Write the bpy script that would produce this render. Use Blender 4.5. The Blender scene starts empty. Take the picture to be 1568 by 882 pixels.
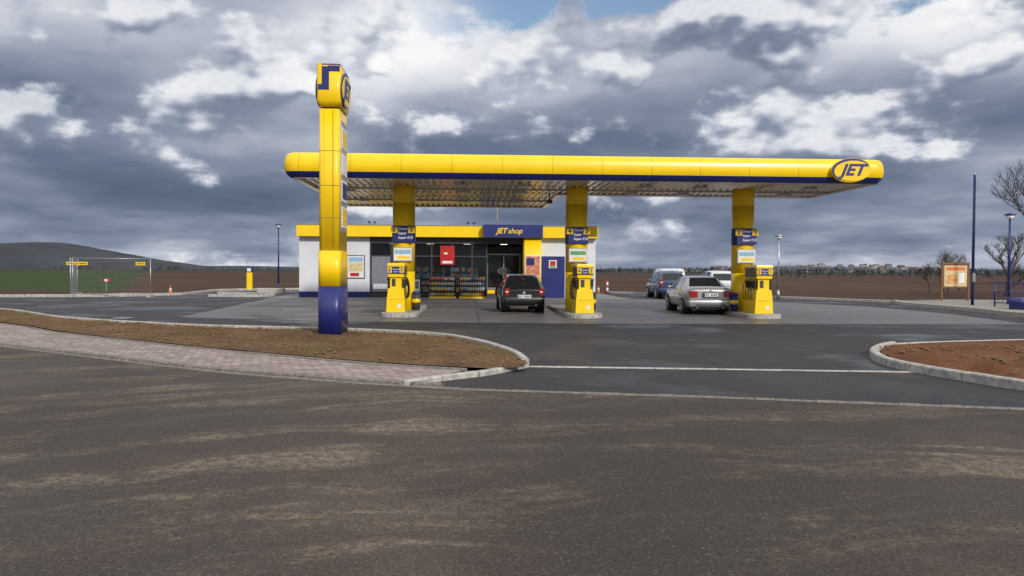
import bpy, math, random
from mathutils import Vector, Matrix, noise
from mathutils.geometry import tessellate_polygon
random.seed(7)
scene=bpy.context.scene
scene.view_settings.view_transform='Standard'; scene.view_settings.look='None'; scene.view_settings.exposure=0
R=math.radians

# ---------------------------------------------------------------- materials
def setin(b,n,v):
    if n in b.inputs: b.inputs[n].default_value=v
def mat(name,col,rough=.6,metal=0,var=.12,vs=6,bump=0,bs=60,coat=0,emit=0):
    m=bpy.data.materials.new(name); m.use_nodes=True; nt=m.node_tree; b=nt.nodes['Principled BSDF']
    setin(b,'Roughness',rough); setin(b,'Metallic',metal); setin(b,'Coat Weight',coat); setin(b,'Coat Roughness',.08)
    tc=nt.nodes.new('ShaderNodeTexCoord')
    n=nt.nodes.new('ShaderNodeTexNoise'); n.inputs['Scale'].default_value=vs; n.inputs['Detail'].default_value=2
    nt.links.new(tc.outputs['Object'],n.inputs['Vector'])
    r=nt.nodes.new('ShaderNodeValToRGB'); r.color_ramp.elements[0].position=.3; r.color_ramp.elements[1].position=.7
    r.color_ramp.elements[0].color=(*[c*(1-var) for c in col],1); r.color_ramp.elements[1].color=(*[min(1,c*(1+var*.6)) for c in col],1)
    nt.links.new(n.outputs['Fac'],r.inputs['Fac']); nt.links.new(r.outputs['Color'],b.inputs['Base Color'])
    if emit:
        nt.links.new(r.outputs['Color'],b.inputs['Emission Color']); setin(b,'Emission Strength',emit)
    if bump:
        n2=nt.nodes.new('ShaderNodeTexNoise'); n2.inputs['Scale'].default_value=bs; n2.inputs['Detail'].default_value=2
        nt.links.new(tc.outputs['Object'],n2.inputs['Vector'])
        bp=nt.nodes.new('ShaderNodeBump'); bp.inputs['Strength'].default_value=bump; bp.inputs['Distance'].default_value=.02
        nt.links.new(n2.outputs['Fac'],bp.inputs['Height']); nt.links.new(bp.outputs['Normal'],b.inputs['Normal'])
    return m
class NT:
    def __init__(s,nt): s.nt=nt
    def new(s,t): return s.nt.nodes.new(t)
    def L(s,a,b): s.nt.links.new(a,b)
    def put(s,sock,v):
        if hasattr(v,'links') or hasattr(v,'is_linked'): s.L(v,sock)
        else: sock.default_value=v
    def m(s,op,a,b=0.0,c=None,clamp=False):
        n=s.new('ShaderNodeMath'); n.operation=op; n.use_clamp=clamp
        s.put(n.inputs[0],a); s.put(n.inputs[1],b)
        if c is not None: s.put(n.inputs[2],c)
        return n.outputs[0]
    def noise(s,vec,scale,detail=6,rough=.55,dist=0,dim='3D'):
        n=s.new('ShaderNodeTexNoise'); n.noise_dimensions=dim; n.inputs['Scale'].default_value=scale; n.inputs['Detail'].default_value=detail
        n.inputs['Roughness'].default_value=rough; n.inputs['Distortion'].default_value=dist
        s.L(vec,n.inputs['Vector']); return n.outputs['Fac']
    def comb(s,x,y,z=0.0):
        n=s.new('ShaderNodeCombineXYZ'); s.put(n.inputs[0],x); s.put(n.inputs[1],y); s.put(n.inputs[2],z); return n.outputs[0]
    def ramp(s,f,stops,interp='LINEAR'):
        n=s.new('ShaderNodeValToRGB'); cr=n.color_ramp; cr.interpolation=interp
        while len(cr.elements)<len(stops): cr.elements.new(.5)
        for e,(p,c) in zip(cr.elements,stops):
            e.position=p; e.color=(c,c,c,1) if isinstance(c,(int,float)) else (*c,1)
        s.L(f,n.inputs['Fac']); return n.outputs['Color']
    def mix(s,f,a,b,bt='MIX'):
        n=s.new('ShaderNodeMix'); n.data_type='RGBA'; n.blend_type=bt
        s.put(n.inputs[0],f)
        for i,v in ((6,a),(7,b)):
            if isinstance(v,tuple): n.inputs[i].default_value=(*v,1)
            else: s.L(v,n.inputs[i])
        return n.outputs[2]
    def fmix(s,f,a,b):
        return s.m('ADD',a,s.m('MULTIPLY',f,s.m('SUBTRACT',b,a)))
    def sstep(s,v,a,b):
        n=s.new('ShaderNodeMapRange'); n.interpolation_type='SMOOTHSTEP'; s.put(n.inputs[0],v)
        n.inputs[1].default_value=a; n.inputs[2].default_value=b; return n.outputs[0]
def newmat(name):
    m=bpy.data.materials.new(name); m.use_nodes=True
    t=NT(m.node_tree); b=m.node_tree.nodes['Principled BSDF']; tc=t.new('ShaderNodeTexCoord')
    return m,t,b,tc

YEL=mat('yellow_paint',(.90,.60,.004),.34,var=.05,vs=2,coat=.15)
BLU=mat('blue_paint',(.012,.020,.15),.4,var=.1,vs=3,coat=.1)
WHT=mat('white_paint',(.72,.73,.76),.5,var=.06)
WHTW=mat('white_wall_panel',(.64,.66,.72),.45,var=.06,vs=1.5)
BLK=mat('black_rubber',(.015,.015,.016),.7)
DGR=mat('dark_grey_metal',(.05,.05,.055),.4)
GRY=mat('grey_metal',(.35,.36,.37),.35,metal=.6)
LGR=mat('galvanised_steel',(.45,.46,.48),.4,metal=.7)
CON=mat('kerb_concrete',(.42,.40,.37),.85,var=.35,vs=9,bump=.4,bs=80)
STN=mat('gutter_stone',(.19,.17,.15),.9,var=.4,vs=14,bump=.6,bs=40)
RED=mat('red_plastic',(.45,.02,.02),.35)
TRED=mat('tail_lamp_red',(.35,.01,.012),.15,coat=.5)
ORG=mat('orange_plastic',(.65,.16,.04),.5)
PLATE=mat('plate_white',(.75,.75,.75),.4)
CREAM=mat('cream_poster',(.62,.50,.28),.6,var=.2,vs=5)
BROWN=mat('brown_wood',(.18,.08,.03),.6)
GREEN=mat('poster_green',(.08,.35,.12),.5)
LTBL=mat('poster_light_blue',(.25,.45,.65),.5)
DRK=mat('interior_dark',(.05,.048,.048),.8)
LAMP=mat('lamp_glass',(.8,.8,.78),.3)

def glassmat(name,tint=(.02,.025,.03),alpha=.55):
    m,t,b,tc=newmat(name); out=m.node_tree.nodes['Material Output']
    setin(b,'Base Color',(*tint,1)); setin(b,'Roughness',.04)
    tr=t.new('ShaderNodeBsdfTransparent'); tr.inputs[0].default_value=(.7,.73,.74,1)
    ms=t.new('ShaderNodeMixShader'); ms.inputs[0].default_value=alpha
    t.L(tr.outputs[0],ms.inputs[1]); t.L(b.outputs[0],ms.inputs[2]); t.L(ms.outputs[0],out.inputs['Surface'])
    return m
GLS=glassmat('shop_glass',alpha=.38)
CGL=mat('car_glass',(.012,.015,.018),.06,var=.05,coat=.5)

def seam_mat():
    m,t,b,tc=newmat('yellow_fascia_panels'); s=t.new('ShaderNodeSeparateXYZ'); t.L(tc.outputs['Object'],s.inputs[0])
    fx=t.m('FRACT',t.m('DIVIDE',t.m('ADD',s.outputs[0],20.3),1.64))
    e=t.m('LESS_THAN',fx,.012)
    n=t.noise(tc.outputs['Object'],1.4,3); c=t.ramp(n,[(.3,(.86,.57,.003)),(.7,(.93,.63,.005))])
    t.L(t.mix(e,c,(.50,.33,.01)),b.inputs['Base Color']); setin(b,'Roughness',.30); setin(b,'Coat Weight',.15); return m
YFA=seam_mat()
def soffit_mat():
    m,t,b,tc=newmat('soffit_sheet_metal')
    n=t.noise(tc.outputs['Object'],.8,3); c=t.ramp(n,[(.3,(.70,.64,.56)),(.7,(.82,.76,.68))])
    t.L(c,b.inputs['Base Color']); setin(b,'Roughness',.26); setin(b,'Metallic',.5); return m
SOF=soffit_mat()

# ---- ground materials
def asphalt_fore():
    m,t,b,tc=newmat('dusty_road_asphalt'); P=tc.outputs['Object']; s=t.new('ShaderNodeSeparateXYZ'); t.L(P,s.inputs[0])
    warp=t.noise(P,.30,2,.6)
    def arcs(cx,cy,fr,ft,thr0,thr1,seed,wa=1.8):
        dx=t.m('SUBTRACT',s.outputs[0],cx); dy=t.m('SUBTRACT',s.outputs[1],cy)
        r=t.m('SQRT',t.m('ADD',t.m('MULTIPLY',dx,dx),t.m('MULTIPLY',dy,dy)))
        r=t.m('ADD',r,t.m('MULTIPLY',warp,wa))
        th=t.m('ARCTAN2',dx,dy)
        n=t.noise(t.comb(t.m('MULTIPLY',r,fr),t.m('ADD',t.m('MULTIPLY',th,ft),seed)),1.0,4,.6,dim='2D')
        return t.sstep(n,thr0,thr1)
    a=arcs(1.2,-2.0,1.5,1.1,.49,.66,1.3,2.6)
    b2=arcs(7.,-20.,1.3,4.6,.50,.68,7.7,1.5)
    fine=t.noise(P,9,6,.8,dim='2D'); grit=t.noise(P,34,5,.9,dim='2D'); blotch=t.noise(P,.50,6,.68,dim='2D'); big=t.noise(P,.16,3,.5,dim='2D')
    d=t.m('MAXIMUM',a,t.m('MULTIPLY',b2,.85))
    d=t.m('MULTIPLY',d,t.m('ADD',.15,t.m('MULTIPLY',t.sstep(fine,.40,.60),.85)))
    d=t.m('MULTIPLY',d,t.m('ADD',.20,t.m('MULTIPLY',t.sstep(blotch,.40,.60),.80)))
    base=t.ramp(blotch,[(.28,(.036,.027,.022)),(.5,(.054,.041,.034)),(.74,(.082,.063,.051))])
    c=t.mix(t.m('MULTIPLY',d,.85),base,(.215,.170,.128))
    c=t.mix(1.0,c,t.ramp(big,[(.35,.82),(.65,1.2)]),'MULTIPLY')
    c=t.mix(1.0,c,t.ramp(grit,[(.34,.42),(.5,1.0),(.66,1.8)]),'MULTIPLY')
    pebbles=t.new('ShaderNodeTexVoronoi'); pebbles.voronoi_dimensions='2D'; pebbles.inputs['Scale'].default_value=20; t.L(P,pebbles.inputs['Vector'])
    pb=t.m('MULTIPLY',t.m('LESS_THAN',pebbles.outputs['Distance'],.14),t.m('GREATER_THAN',fine,.53))
    c=t.mix(t.m('MULTIPLY',pb,.5),c,(.24,.20,.155))
    t.L(c,b.inputs['Base Color'])
    t.L(t.m('ADD',t.ramp(blotch,[(.35,.55),(.5,.75)]),t.m('MULTIPLY',d,.2)),b.inputs['Roughness']); setin(b,'Specular IOR Level',.35)
    bp=t.new('ShaderNodeBump'); bp.inputs['Strength'].default_value=.7; bp.inputs['Distance'].default_value=.015
    t.L(grit,bp.inputs['Height']); t.L(bp.outputs[0],b.inputs['Normal']); return m
def asphalt_court():
    m,t,b,tc=newmat('forecourt_asphalt'); P=tc.outputs['Object']
    n=t.noise(P,.28,4,.6,.4); f=t.noise(P,24,4,.85,dim='2D'); d=t.noise(P,1.7,5,.7,.6)
    c=t.ramp(n,[(.3,(.018,.017,.021)),(.52,(.026,.024,.029)),(.75,(.046,.042,.046))])
    c=t.mix(t.m('MULTIPLY',t.sstep(d,.55,.74),.45),c,(.095,.082,.072))
    c=t.mix(1.0,c,t.ramp(f,[(.33,.5),(.66,1.5)]),'MULTIPLY'); t.L(c,b.inputs['Base Color'])
    t.L(t.ramp(n,[(.38,.32),(.50,.72)]),b.inputs['Roughness']); setin(b,'Specular IOR Level',.32)
    bp=t.new('ShaderNodeBump'); bp.inputs['Strength'].default_value=.35; bp.inputs['Distance'].default_value=.01
    t.L(f,bp.inputs['Height']); t.L(bp.outputs[0],b.inputs['Normal']); return m
def concrete_slab():
    m,t,b,tc=newmat('forecourt_concrete'); P=tc.outputs['Object']; s=t.new('ShaderNodeSeparateXYZ'); t.L(P,s.inputs[0])
    n=t.noise(P,.5,5,.65,.3); f=t.noise(P,20,4,.8,dim='2D')
    c=t.ramp(n,[(.3,(.07,.066,.072)),(.55,(.125,.119,.122)),(.75,(.19,.184,.18))])
    j1=t.m('LESS_THAN',t.m('FRACT',t.m('DIVIDE',t.m('ADD',s.outputs[0],40.7),3.15)),.014)
    j2=t.m('LESS_THAN',t.m('FRACT',t.m('DIVIDE',t.m('ADD',s.outputs[1],1.0),3.6)),.02)
    c=t.mix(t.m('MAXIMUM',j1,j2),c,(.035,.035,.035)); c=t.mix(1.0,c,t.ramp(f,[(.3,.7),(.7,1.3)]),'MULTIPLY')
    t.L(c,b.inputs['Base Color']); t.L(t.ramp(n,[(.38,.33),(.58,.7)]),b.inputs['Roughness']); setin(b,'Specular IOR Level',.4); return m
def soil(name,c0,c1,c2,sc=1.0,grass=0):
    m,t,b,tc=newmat(name); P=tc.outputs['Object']
    n=t.noise(P,.7*sc,5,.65); f=t.noise(P,16*sc,4,.75); g=t.noise(P,60*sc,3,.8)
    c=t.ramp(t.m('ADD',t.m('MULTIPLY',n,.5),t.m('MULTIPLY',f,.5)),[(.35,c0),(.5,c1),(.66,c2)])
    c=t.mix(1.0,c,t.ramp(g,[(.28,.4),(.7,1.6)]),'MULTIPLY')
    if grass:
        gm=t.m('MULTIPLY',t.sstep(t.noise(P,1.3,4,.6),.52,.66),t.sstep(g,.42,.55)); c=t.mix(t.m('MULTIPLY',gm,grass),c,(.14,.13,.035))
    t.L(c,b.inputs['Base Color']); setin(b,'Roughness',.95); setin(b,'Specular IOR Level',.15)
    bp=t.new('ShaderNodeBump'); bp.inputs['Strength'].default_value=.9; bp.inputs['Distance'].default_value=.04/sc
    t.L(t.m('ADD',f,t.m('MULTIPLY',g,.4)),bp.inputs['Height']); t.L(bp.outputs[0],b.inputs['Normal']); return m
def pavers():
    m,t,b,tc=newmat('brick_pavers'); br=t.new('ShaderNodeTexBrick'); t.L(tc.outputs['UV'],br.inputs['Vector'])
    br.inputs['Scale'].default_value=1; br.inputs['Brick Width'].default_value=.22; br.inputs['Row Height'].default_value=.115
    br.inputs['Mortar Size'].default_value=.010; br.inputs['Color1'].default_value=(.24,.18,.17,1); br.inputs['Color2'].default_value=(.43,.35,.335,1)
    br.inputs['Mortar'].default_value=(.08,.065,.055,1)
    n=t.noise(tc.outputs['Object'],.9,5,.7); f=t.noise(tc.outputs['Object'],30,3,.7)
    c=t.mix(t.m('MULTIPLY',t.sstep(n,.48,.68),.65),br.outputs['Color'],(.20,.16,.125))
    c=t.mix(1.0,c,t.ramp(f,[(.3,.75),(.7,1.2)]),'MULTIPLY')
    t.L(c,b.inputs['Base Color']); setin(b,'Roughness',.8)
    bp=t.new('ShaderNodeBump'); bp.inputs['Strength'].default_value=.5; bp.inputs['Distance'].default_value=.01; bp.invert=True
    t.L(br.outputs['Fac'],bp.inputs['Height']); t.L(bp.outputs[0],b.inputs['Normal']); return m
MROAD=asphalt_fore(); MCOURT=asphalt_court(); MSLAB=concrete_slab(); MPAV=pavers()
MSOIL=soil('verge_soil',(.07,.040,.022),(.135,.079,.043),(.22,.14,.08),1,.65)
MSOILR=soil('verge_soil_red',(.08,.034,.016),(.15,.066,.033),(.21,.10,.055),1,.12)
MCLOD=mat('soil_clod',(.17,.10,.056),.95,var=.4,vs=20)
def field_mat():
    m,t,b,tc=newmat('field_ground'); P=tc.outputs['Object']; s=t.new('ShaderNodeSeparateXYZ'); t.L(P,s.inputs[0])
    n=t.noise(P,.03,5,.7); f=t.noise(P,1.2,4,.8)
    st=t.noise(t.comb(t.m('MULTIPLY',s.outputs[0],.015),t.m('MULTIPLY',s.outputs[1],.09)),1,4,.6)
    c=t.ramp(t.m('ADD',t.m('MULTIPLY',n,.6),t.m('MULTIPLY',f,.4)),[(.35,(.042,.025,.017)),(.5,(.070,.042,.028)),(.65,(.105,.066,.045))])
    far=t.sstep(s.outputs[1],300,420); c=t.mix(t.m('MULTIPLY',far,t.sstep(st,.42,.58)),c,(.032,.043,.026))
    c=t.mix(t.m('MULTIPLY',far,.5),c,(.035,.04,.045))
    ed=t.m('ADD',s.outputs[0],t.m('ADD',t.m('MULTIPLY',s.outputs[1],.40),t.m('MULTIPLY',f,2)))
    gm=t.m('MULTIPLY',t.m('SUBTRACT',1.0,t.sstep(ed,-2,1)),t.sstep(s.outputs[1],60,62))
    gm=t.m('MULTIPLY',gm,t.m('SUBTRACT',1.0,t.sstep(s.outputs[1],420,450)))
    gc=t.ramp(f,[(.3,(.026,.046,.016)),(.7,(.048,.077,.027))]); c=t.mix(gm,c,gc)
    t.L(c,b.inputs['Base Color']); setin(b,'Roughness',.95); setin(b,'Specular IOR Level',.1)
    bp=t.new('ShaderNodeBump'); bp.inputs['Strength'].default_value=.8; bp.inputs['Distance'].default_value=.12
    t.L(f,bp.inputs['Height']); t.L(bp.outputs[0],b.inputs['Normal']); return m
MFIELD=field_mat()
MFAR=mat('far_woodland',(.027,.032,.043),.95,var=.45,vs=.012)  # hill colour shifted towards blue: distance haze is painted into it
MFAR2=mat('far_ridge',(.032,.044,.064),.95,var=.2,vs=.004)  # bluish dark stands in for air haze, put straight into the ridge colour
MTREE=mat('distant_tree_foliage',(.028,.029,.028),.95,var=.4,vs=.2)
MBARK=mat('bark',(.055,.042,.032),.9,var=.3,vs=10)
MGRASS=mat('dry_grass',(.16,.15,.05),.9,var=.4,vs=8)

# ---------------------------------------------------------------- mesh builder
class MB:
    def __init__(s): s.v=[]; s.f=[]; s.mi=[]; s.sm=[]; s.mats=[]; s.uv={}
    def m(s,mt):
        if mt not in s.mats: s.mats.append(mt)
        return s.mats.index(mt)
    def face(s,idx,mt,smooth=False): s.f.append(tuple(idx)); s.mi.append(s.m(mt)); s.sm.append(smooth)
    def add(s,pts): b=len(s.v); s.v+= [tuple(p) for p in pts]; return b
    def box(s,x0,x1,y0,y1,z0,z1,mt,bev=0):
        if bev:
            s.rprism((x0+x1)/2,(y0+y1)/2,(x1-x0)/2,(y1-y0)/2,bev,z0,z1,mt,3); return
        b=s.add([(x0,y0,z0),(x1,y0,z0),(x1,y1,z0),(x0,y1,z0),(x0,y0,z1),(x1,y0,z1),(x1,y1,z1),(x0,y1,z1)])
        for q in ((0,3,2,1),(4,5,6,7),(0,1,5,4),(1,2,6,5),(2,3,7,6),(3,0,4,7)): s.face([b+i for i in q],mt)
    def poly(s,pts,mt):
        b=s.add(pts); s.face(range(b,b+len(pts)),mt)
    def loft(s,rings,mt,cap=True,smooth=True,closed=True):
        n=len(rings[0]); bs=[s.add(r) for r in rings]
        for k in range(len(rings)-1):
            for i in range(n if closed else n-1):
                j=(i+1)%n; s.face((bs[k]+i,bs[k]+j,bs[k+1]+j,bs[k+1]+i),mt if not callable(mt) else mt(k,i),smooth)
        if cap:
            mm=mt if not callable(mt) else mt(0,0)
            s.face([bs[0]+i for i in reversed(range(n))],mm); s.face([bs[-1]+i for i in range(n)],mm)
    def rr(s,cx,cy,hx,hy,r,z,seg=4):
        o=[]
        for k,(sx,sy) in enumerate(((1,1),(-1,1),(-1,-1),(1,-1))):
            for i in range(seg+1):
                a=math.pi/2*(k+i/seg); o.append((cx+sx*(hx-r)+r*math.cos(a),cy+sy*(hy-r)+r*math.sin(a),z))
        return o
    def rprism(s,cx,cy,hx,hy,r,z0,z1,mt,seg=4,ch=0,smooth=False):
        rs=[s.rr(cx,cy,hx,hy,r,z0,seg)]
        if ch: rs+= [s.rr(cx,cy,hx,hy,r,z1-ch,seg),s.rr(cx,cy,hx-ch,hy-ch,max(r-ch,.002),z1,seg)]
        else: rs.append(s.rr(cx,cy,hx,hy,r,z1,seg))
        s.loft(rs,mt,smooth=smooth)
    def cyl(s,p0,p1,r0,r1,mt,n=12,cap=True,smooth=True):
        p0=Vector(p0);p1=Vector(p1);d=(p1-p0).normalized(); u=d.orthogonal().normalized(); w=d.cross(u)
        rs=[[tuple(p+u*math.cos(2*math.pi*i/n)*r+w*math.sin(2*math.pi*i/n)*r) for i in range(n)] for p,r in ((p0,r0),(p1,r1))]
        s.loft(rs,mt,cap=cap,smooth=smooth)
    def tube(s,pts,r,mt,n=6):
        for a,b in zip(pts[:-1],pts[1:]): s.cyl(a,b,r,r,mt,n,cap=True)
    def ell(s,c,rx,ry,rz,mt,n=14,k=8):
        rings=[]
        for j in range(1,k):
            ph=-math.pi/2+math.pi*j/k
            rings.append([(c[0]+rx*math.cos(ph)*math.cos(2*math.pi*i/n),c[1]+ry*math.cos(ph)*math.sin(2*math.pi*i/n),c[2]+rz*math.sin(ph)) for i in range(n)])
        s.loft(rings,mt)
    def oval(s,cx,y0,y1,cz,rx,rz,mt,n=32,rot=0):
        def ring(y):
            o=[]
            for i in range(n):
                a=2*math.pi*i/n; x=rx*math.cos(a); z=rz*math.sin(a)
                o.append((cx+x*math.cos(rot)-z*math.sin(rot),y,cz+x*math.sin(rot)+z*math.cos(rot)))
            return o
        s.loft([ring(y0),ring(y1)],mt)
    def done(s,name,loc=(0,0,0),rz=0,parent=None,bevel=0):
        me=bpy.data.meshes.new(name); me.from_pydata(s.v,[],s.f)
        for m_ in s.mats: me.materials.append(m_)
        me.polygons.foreach_set('material_index',s.mi); me.polygons.foreach_set('use_smooth',s.sm)
        me.update()
        import bmesh
        bm=bmesh.new(); bm.from_mesh(me); bmesh.ops.recalc_face_normals(bm,faces=bm.faces); bm.to_mesh(me); bm.free()
        ob=bpy.data.objects.new(name,me); scene.collection.objects.link(ob); ob.location=loc; ob.rotation_euler=(0,0,rz)
        if parent: ob.parent=parent
        if bevel:
            md=ob.modifiers.new('bev','BEVEL'); md.width=bevel; md.segments=2; md.limit_method='ANGLE'; md.angle_limit=R(40)
        return ob
def text(body,loc,size,mt,parent,rot=(R(90),0,0),shear=0,off=0,ext=.004,name='lettering',align='CENTER',sx=1):
    cu=bpy.data.curves.new(name,'FONT'); cu.body=body; cu.size=size; cu.extrude=ext; cu.shear=shear; cu.offset=off
    cu.align_x=align; cu.align_y='CENTER'; cu.materials.append(mt)
    ob=bpy.data.objects.new(name,cu); scene.collection.objects.link(ob); ob.location=loc; ob.rotation_euler=rot; ob.scale=(sx,1,1)
    ob.parent=parent; return ob
def crom(pts,n=8):
    o=[]; P=[Vector(p) for p in pts]
    for i in range(len(P)-1):
        a=P[max(i-1,0)];b=P[i];c=P[i+1];d=P[min(i+2,len(P)-1)]
        for k in range(n):
            t=k/n; o.append(.5*((2*b)+(c-a)*t+(2*a-5*b+4*c-d)*t*t+(3*b-a-3*c+d)*t**3))
    o.append(P[-1]); return o
def resamp(pts,n):
    L=[0]
    for a,b in zip(pts[:-1],pts[1:]): L.append(L[-1]+(b-a).length)
    o=[];j=0
    for i in range(n):
        t=L[-1]*i/(n-1)
        while j<len(L)-2 and L[j+1]<t: j+=1
        f=(t-L[j])/max(L[j+1]-L[j],1e-9); o.append(pts[j].lerp(pts[j+1],f))
    return o,L[-1]
def sheet(name,outline,z,mt):
    me=bpy.data.meshes.new(name); vs=[Vector((x,y,z)) for x,y in outline]
    tr=tessellate_polygon([vs]); 
    def up(t):
        a,b,c=[vs[i] for i in t]; return t if (b-a).cross(c-a).z>0 else t[::-1]
    me.from_pydata([tuple(v) for v in vs],[],[up(t) for t in tr]); me.materials.append(mt)
    ob=bpy.data.objects.new(name,me); scene.collection.objects.link(ob); return ob
def strip(name,A,B,n,m_,z,mt,nz=0,seed=0,hump=0):
    a,la=resamp(A,n); b,_=resamp(B,n); v=[];uv=[]
    for i in range(n):
        w=(b[i]-a[i]).length
        for j in range(m_+1):
            t=j/m_; p=a[i].lerp(b[i],t); e=min(1,4*t*(1-t)*2)
            zz=z+e*(hump+nz*(noise.fractal((p.x*1.3,p.y*1.3,seed),1,2,5))) if nz else z
            v.append((p.x,p.y,zz)); uv.append((la*i/(n-1),w*t))
    f=[]
    for i in range(n-1):
        for j in range(m_): k=i*(m_+1)+j; f.append((k,k+m_+1,k+m_+2,k+1))
    me=bpy.data.meshes.new(name); me.from_pydata(v,[],f); me.materials.append(mt)
    ul=me.uv_layers.new()
    for l in me.loops: ul.data[l.index].uv=uv[l.vertex_index]
    me.update()
    if me.polygons[0].normal.z<0: me.flip_normals()
    for p in me.polygons: p.use_smooth=bool(nz)
    ob=bpy.data.objects.new(name,me); scene.collection.objects.link(ob); return ob
def kerb(name,pts,w,h,mt,z0=-.04,stone=1.0,gap=.012,jit=.004,closed=False):
    tot=sum((b-a).length for a,b in zip(pts[:-1],pts[1:])); ns=max(2,int(tot/stone)); sub=3
    P,_=resamp(pts,ns*sub+1); b=MB()
    for s_ in range(ns):
        seg=P[s_*sub:(s_+1)*sub+1]; rings=[]; jz=random.uniform(-jit,jit)
        for i,p in enumerate(seg):
            q=seg[min(i+1,sub)]-seg[max(i-1,0)]; q.normalize(); nrm=Vector((-q.y,q.x))
            pp=p.copy()
            if i==0: pp=p+q*gap*.5
            if i==sub: pp=p-q*gap*.5
            c=min(.02,w*.2)
            prof=[(-w/2,z0),(-w/2,h-c),(-w/2+c,h),(w/2-c,h),(w/2,h-c),(w/2,z0)]
            rings.append([(pp.x+nrm.x*o,pp.y+nrm.y*o,zz+jz) for o,zz in prof])
        b.loft(rings,mt,smooth=False)
    return b.done(name)

# ---------------------------------------------------------------- ground
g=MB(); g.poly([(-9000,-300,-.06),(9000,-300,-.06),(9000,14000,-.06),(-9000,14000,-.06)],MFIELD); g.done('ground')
A=[(-42,38),(-20,24.2),(-9.59,16.8),(-4.36,12.93),(-2.07,11.63),(-.35,10.85),(1.12,10.47),(3.16,10.0),(4.65,9.57),(6.53,9.07),(20,5.3),(42,-1)]
Ac=crom([Vector((*p,)) for p in A],8)
def xy(l): return [(p.x,p.y) for p in l]
sheet('road',xy(Ac)+[(42,-60),(-60,-60),(-60,38)],0.004,MROAD)
far=[(42,22.5),(24,26.0),(19.5,27.1),(20.8,31.5),(21.2,36.8),(22.3,40.7),(18.4,46.9),(9.8,56.6),(8,67),(-13.1,67),(-13.1,62.6),(-17.2,60),(-18.1,57.6),(-17.4,49.2),(-19.5,46.2),(-22.3,45.2),(-25.6,44.7),(-45,50)]
ac2=[(p.x,p.y-.3) for p in Ac]
sheet('forecourt_pavement',ac2+[(42,-1)]+far+[(-45,38)],0.0,MCOURT)
sheet('concrete_forecourt_slab',[(-9.6,26.8),(-4,24.8),(4,23.9),(17.5,23.9),(18.6,30),(18.6,36),(14,44.9),(-11,44.9)],.006,MSLAB)
sheet('shop_walkway',[(-11.2,43.4),(9,43.4),(9,56),(-11.2,56)],.02,mat('walkway_concrete',(.20,.19,.185),.8,var=.2,vs=4,bump=.3))
IK=crom([Vector(p) for p in [(-42,43),(-24,34.5),(-17,29.8),(-12.25,24.8),(-7.4,21.6),(-3.02,20.15),(-.7,18.6),(.33,16.5),(.80,14.7),(.93,13.3)]],8)
DF=crom([Vector(p) for p in [(-42,42.2),(-24,32.5),(-13.3,23.3),(-9.76,19.76),(-6.38,16.9),(-3.89,15.0),(-1.757,13.5),(-.313,12.75),(.404,12.5),(.85,12.7)]],8)
strip('verge_ground',DF,IK,260,26,.075,MSOIL,.09,3,.03)
Af=crom([Vector(p) for p in [(-42,38.1),(-20,24.3),(-9.59,16.95),(-4.36,13.08),(-2.07,11.78),(-.9,11.2)]],8)
Df2=crom([Vector(p) for p in [(-42,42),(-24,32.3),(-13.3,23.1),(-9.76,19.6),(-6.38,16.75),(-3.89,14.85),(-1.757,13.35),(-.05,12.5)]],8)
strip('brick_pavement',Af,Df2,160,2,.05,MPAV)
kerb('kerb',IK,.13,.145,CON)
kerb('kerb',crom([Vector(p) for p in [(-.95,11.1),(-.3,11.75),(.25,12.25),(.93,13.25)]],8),.13,.085,CON,stone=.6)
kerb('pavement_edging',Df2,.08,.075,STN,stone=.8)
kerb('road_edging',Ac,.11,.018,STN,stone=.24,gap=.008,jit=.004)
kerb('road_edging',[Vector((p.x-.03,p.y+.15)) for p in Ac[:41]],.11,.056,STN,stone=.4,gap=.012,jit=.004)
kerb('flush_kerb',[Vector((.98,13.3)),Vector((3.8,12.95)),Vector((7.2,12.5))],.12,.012,CON,jit=.001)
RKf=[(9.0,16.5),(8.42,15.9),(7.75,14.9),(7.3,13.7),(7.22,12.7),(7.35,11.7),(7.62,10.6),(8.1,9.4),(9,8.75)]
RKc=crom([Vector(p) for p in RKf],8)
kerb('kerb',RKc,.15,.14,CON)
RB=crom([Vector(p) for p in [(9.0,16.5),(12.67,17.6),(25,19.6),(42,22)]],8)
kerb('kerb',RB,.12,.10,CON)
strip('verge_ground',crom([Vector(p) for p in [(7.3,13.4),(7.3,12.4),(7.62,10.8),(9,8.85),(20,5.8),(42,-.6)]],8),crom([Vector(p) for p in [(7.55,14.3),(8.4,15.7),(9.1,16.4),(12.7,17.5),(25,19.5),(42,21.9)]],8),120,40,.09,MSOILR,.11,8,.03)
kerb('kerb',[Vector(p) for p in [(-45,50),(-25.6,44.7),(-22.3,45.2),(-19.5,46.2),(-17.4,49.2),(-18.1,57.6),(-17.2,60),(-13.1,62.6)]],.18,.15,CON)
kerb('kerb',[Vector(p) for p in [(9.8,56.6),(18.4,46.9),(22.3,40.7)]],.18,.14,CON)
kerb('kerb',crom([Vector(p) for p in [(22.3,40.7),(21.4,38.5),(21.0,36.8),(20.8,31.5),(20.3,28.6),(21.5,27.0),(24,26.2),(42,22.7)]],6),.2,.17,CON)
kerb('kerb',crom([Vector(p) for p in [(-16,51.5),(-13.5,50.5),(-11.6,47.8),(-12.4,46.2),(-15,46.6)]],6),.18,.14,CON)
sheet('service_pavement',[(22.2,40.6),(21.2,37),(20.9,31.5),(20.5,28.6),(21.6,27.1),(24,26.3),(42,22.9),(42,41),(26,42)],.14,mat('service_paving',(.26,.24,.21),.85,var=.25,vs=2,bump=.3))
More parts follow.
